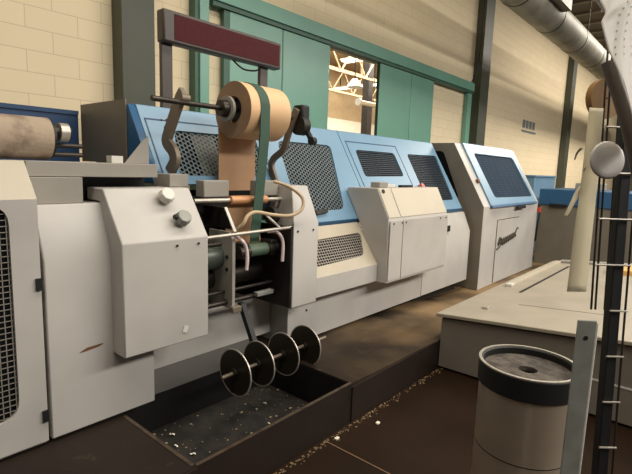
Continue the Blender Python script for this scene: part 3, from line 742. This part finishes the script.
# ============================================================ PIT
bm = BM()
N = 26; M_ = 18; vs = []; HZ = {}
for i in range(N + 1):
    row = []
    for j in range(M_ + 1):
        x = 1.168 + 1.16 * i / N; y = 1.677 + .767 * j / M_
        e = min(i, N - i, j, M_ - j)
        z = .006 + (random.random() * .012 + .025 * max(0, math.sin(i * .5) * math.cos(j * .6))) * min(1, e / 2)
        HZ[i, j] = z; row.append(bm.verts.new((x, y, z)))
    vs.append(row)
def hz(x, y):
    i = min(N - 1, max(0, int((x - 1.168) / 1.16 * N))); j = min(M_ - 1, max(0, int((y - 1.677) / .767 * M_)))
    return max(HZ[i, j], HZ[i + 1, j], HZ[i, j + 1], HZ[i + 1, j + 1])
for i in range(N):
    for j in range(M_): bm.faces.new((vs[i][j], vs[i + 1][j], vs[i + 1][j + 1], vs[i][j + 1]))
tag(link('pit_dirt', bm, DIRT), 'dark loose dirt covering the bottom of the pit', 'dirt', kind='stuff')
bm = BM()
for i in range(150):
    x = 1.2 + random.random() * 1.1; y = 1.70 + random.random() * .7; q = .003 + random.random() ** 3 * .009
    box(bm, x, x + q * (1 + random.random()), y, y + q, hz(x, y) + .0003, hz(x, y) + .0015 + q * .3)
tag(link('pit_grit', bm, mat('pale_grit', (150, 132, 104), .9)), 'pale grit and chips scattered on the dark pit dirt', 'grit', kind='stuff')
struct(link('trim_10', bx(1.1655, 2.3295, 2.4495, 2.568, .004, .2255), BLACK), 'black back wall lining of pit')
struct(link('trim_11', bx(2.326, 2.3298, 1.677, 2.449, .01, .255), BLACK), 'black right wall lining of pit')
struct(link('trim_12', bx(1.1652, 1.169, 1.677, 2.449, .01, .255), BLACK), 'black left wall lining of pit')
for i, (x, y, s, lab) in enumerate(((1.30, 1.86, .05, 'largest curled white scrap in the near left of the pit'), (1.42, 2.05, .025, 'small white scrap left of the pit centre'), (1.40, 2.18, .02, 'white scrap by the left back of the pit'), (1.85, 1.83, .03, 'white scrap by the middle of the pit front'), (2.05, 1.86, .028, 'white scrap right of middle in the pit'), (2.13, 1.88, .02, 'small scrap at the right of the pit'), (1.93, 1.98, .016, 'tiny scrap behind the middle of the pit'), (2.10, 2.2, .016, 'tiny scrap under the discs'), (1.45, 2.3, .025, 'scrap against the back left of the pit'), (1.45, 1.88, .02, 'thin grey scrap beside the largest one'))):
    s *= .62 if i else .8
    a_ = random.random() * 3; c_, s_ = math.cos(a_) * s, math.sin(a_) * s
    bm = BM(); z = .055
    prs = [(x - c_, y - s_, z), (x - c_ * .3, y - s_ * .3, z + s * .4), (x + c_ * .4, y + s_ * .4, z + s * .1), (x + c_, y + s_, z + s * .3)]
    P_ = smoothpts(prs, 4); off = Vector((-s_, c_, 0)) * .35
    A = [bm.verts.new(p_ + off) for p_ in P_]; B = [bm.verts.new(p_ - off) for p_ in P_]
    for k in range(len(P_) - 1): bm.faces.new((A[k], A[k + 1], B[k + 1], B[k]))
    o = link('paper_scrap', bm, WHITE); tag(o, lab, 'scrap', 'paper scraps in the pit')
    md = o.modifiers.new('t', 'SOLIDIFY'); md.thickness = .002
    o.location.z = hz(x, y) + .003
for i, (x, y) in enumerate(((2.10, 1.58), (1.66, 1.33), (2.42, 1.50))):
    tag(link('floor_chip', bx(x, x + .03, y, y + .02, .0005, .012), WHITE, bevel=.003), ('pale chip on floor at the foot of the step', 'pale chip on the floor left of the joint', 'pale chip on floor toward the desk')[i], 'chip', 'chips on the brown floor')

# ============================================================ FOREGROUND
# --- sloped desk
TZ = lambda y: .467 + .087 * (1.673 - y)
TV = Vector((0, -1, .087)).normalized()
t = thing('control_desk', 'long grey desk with sloping top at right foreground', 'desk', (5.2, .8, 0))
bm = prof([(1.673, TZ(1.673) - .03), (1.673, TZ(1.673)), (-.6, TZ(-.6)), (-.6, TZ(-.6) - .03)], 3.50, 6.9)
link('desk_top', bm, TABLE, t, bevel=.006)
link('desk_body', prof([(1.635, .02), (1.635, TZ(1.635) - .045), (-.55, TZ(-.55) - .045), (-.55, .02)], 3.53, 6.85), TBODY, t)
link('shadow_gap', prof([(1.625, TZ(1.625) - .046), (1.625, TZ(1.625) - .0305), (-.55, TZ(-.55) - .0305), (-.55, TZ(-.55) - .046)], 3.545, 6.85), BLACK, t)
link('plinth', bx(3.56, 6.8, -.5, 1.6, .001, .02), OILY, t)
link('panel_seam', prof([(.60, .255), (-.55, .255), (-.55, .268), (.60, .268)], 3.5265, 3.5298), CLAMP, t)
def tb(name, x0, x1, y0, y1, h0, h1, m, bev=0.003):
    return link(name, prof([(y1, TZ(y1) + h0), (y1, TZ(y1) + h1), (y0, TZ(y0) + h1), (y0, TZ(y0) + h0)], x0, x1), m, t, bevel=bev)
tb('guide_strip', 4.95, 6.75, 1.53, 1.60, .001, .03, PAINT2)
tb('guide_strip_end', 4.86, 4.95, 1.53, 1.59, .001, .028, CLAMP)
tb('slot', 4.63, 6.5, 1.362, 1.392, .0005, .002, BLACK, 0)
tb('ruler_mark', 4.13, 4.15, .55, 1.23, .0003, .001, DGREY, 0)
tb('end_ledge', 6.75, 6.88, -.5, 1.55, .001, .03, GREYP)
tb('catch', 3.83, 3.90, 1.38, 1.43, .001, .016, STEEL)
tag(link('orange_board', prof([(.9, TZ(.9) + .002), (.9, TZ(.9) + .05), (-.3, TZ(-.3) + .05), (-.3, TZ(-.3) + .002)], 6.1, 6.6), ORANGE), 'flat yellow orange board lying at far right of the desk', 'board')
# --- waste bin
t = thing('ash_bin', 'round stainless bin with black rim and ash top in right foreground', 'bin', (1.92, .522, 0))
cx_, cy_ = 1.93, .515
link('bin_body', cyl(BM(), (cx_, cy_, .0), (cx_, cy_, .775), .179, 56), CANST, t)
link('black_rim', ring(BM(), (cx_, cy_, .82), ZU, 0.187, .168, .088, 56), BLACK, t, bevel=.005)
link('rim_edge', ring(BM(), (cx_, cy_, .866), ZU, .1875, .176, .005, 56), STEEL, t)
bm = BM(); ring(bm, (cx_, cy_, .825), ZU, .1675, .035, .02, 48)
link('ash_top', bm, ASH, t)
link('hole', cyl(BM(), (cx_, cy_, .776), (cx_, cy_, .80), .0349, 24), BLACK, t)
link('weld_seam', ring(BM(), (cx_, cy_, .52), ZU, .1798, .1785, .004, 56), DSTEEL, t)
# --- wire rack
t = thing('wire_rack', 'upright rack of galvanised post, black pole and thin wires at right edge', 'rack', (1.45, .2, 0))
Rv = Vector((.653, -.757, 0)).normalized(); Fv = Vector((.757, .653, 0)).normalized()
def lbox(c, a, b, d0, d1, z0, z1, m, nm, lab=None, bev=.002):    # box along Rv (a..b) and Fv (d0..d1)
    bm = BM(); c = Vector((c[0], c[1], 0)); v = []
    for x in (a, b):
        for y in (d0, d1):
            for z in (z0, z1): v.append(bm.verts.new(c + Rv * x + Fv * y + Vector((0, 0, z))))
    for f in ((0, 1, 3, 2), (4, 6, 7, 5), (0, 4, 5, 1), (2, 3, 7, 6), (0, 2, 6, 4), (1, 5, 7, 3)): bm.faces.new([v[i] for i in f])
    return link(nm, bm, m, t, bevel=bev, label=lab)
GP = (1.322, .222)
lbox(GP, -.0265, .0215, 0, .006, .0, 1.246, GALV, 'galvanised_post')
lbox(GP, .0217, .027, .001, .006, .0, 1.24, CLAMP, 'post_edge_strip', 'pale edge strip')  # right edge coloured paler than the post
p = Vector((GP[0], GP[1], 1.20)); link('post_hole', cyl(BM(), p - Fv * .0008 - Rv * .003, p - Fv * .0001 - Rv * .003, .006, 14), BLACK, t)
b0 = Vector((1.425, .172, .80)); b1 = Vector((1.555, .230, 1.81)); bd = (b1 - b0) / (b1.z - b0.z)
pb = b0 - bd * b0.z; pt = b0 + bd * (2.05 - b0.z)
bm = BM(); u_ = Rv * .0145; f_ = Fv * .0145
A = [bm.verts.new(pb + s1 * u_ + s2 * f_) for s1, s2 in ((-1, -1), (1, -1), (1, 1), (-1, 1))]
B = [bm.verts.new(pt + s1 * u_ + s2 * f_) for s1, s2 in ((-1, -1), (1, -1), (1, 1), (-1, 1))]
bm.faces.new(A); bm.faces.new(B)
for i in range(4): bm.faces.new((A[i], A[(i + 1) % 4], B[(i + 1) % 4], B[i]))
link('black_pole', bm, BLACK, t, bevel=.003)
def onpole(z): return b0 + bd * (z - b0.z)
for off, z0 in ((-.068, 1.25), (-.057, 1.25), (-.032, 1.25), (.022, .3)):
    link('upright_wire', tube(BM(), [onpole(z0) + Rv * off - Fv * .018, onpole(1.98) + Rv * (off * 1.15) - Fv * .018], .0028, 8), DSTEEL, t)
for k in range(12):
    z = .52 + k * .1215
    a_ = -.07 if z > 1.26 else -.02
    link('cross_wire', tube(BM(), [onpole(z) + Rv * a_ - Fv * .0225, onpole(z) + Rv * .026 - Fv * .0225], .0028, 8), STEEL, t)
# things hanging on the rack
def strip(pts, wv, th=.0012):
    P_ = smoothpts(pts, 6); bm = BM(); A = []; B = []
    n_ = len(P_)
    for k, p_ in enumerate(P_):
        w_ = wv[0] + (wv[1] - wv[0]) * k / (n_ - 1)
        A.append(bm.verts.new(p_ - Rv * w_ / 2)); B.append(bm.verts.new(p_ + Rv * w_ / 2 + Fv * .006))
    for k in range(n_ - 1): bm.faces.new((A[k], A[k + 1], B[k + 1], B[k]))
    return bm
CAMP = Vector((0, 0, 1.6))
def pt3(px, py, d):   # surveyed points, depth d metres ahead of where the photograph was taken
    return CAMP + (FWD * 1.0 + RIGHT * ((px - 316) / 475.0) - UP * ((py - 237) / 475.0)) * d
o = link('paper_strip', strip([pt3(597, 108, 1.24), pt3(593, 150, 1.22), pt3(589, 190, 1.21), pt3(584, 230, 1.20), pt3(577, 292, 1.2)], (.04, .052)), PAPERC)
o.modifiers.new('t', 'SOLIDIFY').thickness = .0012
tag(o, 'long cream paper strip hanging down in front of the desk', 'paper strip')
o = link('paper_curl', strip([pt3(589, 182, 1.22), pt3(580, 190, 1.21), pt3(573, 203, 1.2), pt3(566, 216, 1.2)], (.022, .012)), PAPERC)
o.modifiers.new('t', 'SOLIDIFY').thickness = .0012
tag(o, 'short cream paper curl sticking out left of the long strip', 'paper strip')
def roll_at(name, px, py, d, ax, r, ri, wd, m, lab, cat):
    c = pt3(px, py, d)
    o = link(name, ring(BM(), c, ax, r, ri, wd, 40), m); tag(o, lab, cat); return o
roll_at('tape_roll', 604, 99, 1.345, Rv * .25 + Fv * -.85 + Vector((0, 0, .05)), .056, .003, .02, OCHRE, 'tan tape roll hanging at the top of the wire rack', 'tape roll')
roll_at('tape_roll', 591, 190, 1.27, Rv * .9 + Fv * -.3, .032, .02, .012, OCHRE, 'ochre tape roll hanging below the silver disc', 'tape roll')
c = pt3(608, 160, 1.15)
bm = BM(); ax = (-Fv + Rv * .1 + Vector((0, 0, .12))).normalized(); u_, v_ = frame(ax)
prev = None
for k, (r, h) in enumerate(((.0, .002), (.012, .002), (.03, .0015), (.041, .0005), (.046, -.003))):
    if r == 0: cur = [bm.verts.new(c + ax * h)]
    else: cur = [bm.verts.new(c + ax * h + (u_ * math.cos(6.2832 * i / 40) * r + v_ * math.sin(6.2832 * i / 40) * r)) for i in range(40)]
    if prev:
        for i in range(40):
            if len(prev) == 1: bm.faces.new((prev[0], cur[i], cur[(i + 1) % 40]))
            else: bm.faces.new((prev[i], cur[i], cur[(i + 1) % 40], prev[(i + 1) % 40]))
    prev = cur
o = link('silver_disc', bm, SILVER, smooth=True); o.modifiers.new('t', 'SOLIDIFY').thickness = .003
tag(o, 'silver grey round dished disc hanging in front of the black pole', 'disc')
o = link('red_tag', slab(pt3(590, 176, 1.24), Rv, ZU, rect(-.006, .007, -.01, .01), 0, .002), RED); tag(o, 'small red tag left of the silver disc', 'tag')
for i, (q0, q1) in enumerate((((582, 148), (575, 160)), ((592, 166), (584, 171)))):
    o = link('dark_paper_end', strip([pt3(*q0, 1.22), pt3((q0[0] + q1[0]) / 2 - 1, (q0[1] + q1[1]) / 2 - 1, 1.215), pt3(*q1, 1.21)], (.012, .005)), DGREY)
    o.modifiers.new('t', 'SOLIDIFY').thickness = .0012
    tag(o, ('dark curled leaf shaped paper end left of the strip', 'small dark curled paper end beside the silver disc')[i], 'paper strip')
o = link('dark_hose', tube(BM(), [pt3(608, 62, 1.215), pt3(613, 78, 1.215), pt3(620, 98, 1.215), pt3(629, 130, 1.215), pt3(640, 180, 1.22)], .017, 14), mat('dark_rubber_hose', (100, 92, 86), .5))
tag(o, 'thick dark grey hose curving down beside the black pole', 'hose')
# white perforated plastic sheet hanging over the rack
LE = [(-22, 597), (0, 599), (12, 606), (22, 601), (36, 604), (50, 608), (62, 614), (84, 624), (110, 631), (150, 640)]
def sheet(s, q):
    k = q * (len(LE) - 1); i = min(int(k), len(LE) - 2); f = k - i
    yl = LE[i][0] * (1 - f) + LE[i + 1][0] * f; xl = LE[i][1] * (1 - f) + LE[i + 1][1] * f
    x_ = xl + (655 - xl) * s; y_ = yl - 25 * s
    return pt3(x_, y_, 1.08 + .008 * math.sin(s * 12 + q * 13) + .13 * s)
NS, NQ = 26, 30
bm = BM(); G = [[bm.verts.new(sheet(i / NS, j / NQ)) for j in range(NQ + 1)] for i in range(NS + 1)]
for i in range(NS):
    for j in range(NQ): bm.faces.new((G[i][j], G[i + 1][j], G[i + 1][j + 1], G[i][j + 1]))
t = link('plastic_sheet', bm, PLAST, smooth=True)
t.modifiers.new('t', 'SOLIDIFY').thickness = .001
tag(t, 'crumpled white perforated plastic sheet at top right corner', 'plastic sheet')
bm = BM()
for rr in range(4):
    for k in range(10):
        s_ = .08 + rr * .16 + k * .05; q_ = .62 - k * .055 + rr * .03
        if not (0.02 < q_ < .98): continue
        a0 = sheet(s_, q_); e1 = (sheet(s_ + .01, q_) - a0).normalized(); e2 = (sheet(s_, q_ - .02) - a0).normalized()
        nn = e1.cross(e2).normalized()
        if nn.dot(FWD) > 0: nn = -nn
        d1 = (e1 * .6 + e2 * .6).normalized(); d2 = nn.cross(d1)
        slab(a0 + nn * .0022, d1, d2, rect(-.0034, .0034, -.0015, .0015), 0, .0004, bm)
link('perforation', bm, mat('sheet_hole_grey', (150, 142, 138), .7), t, kind='stuff')
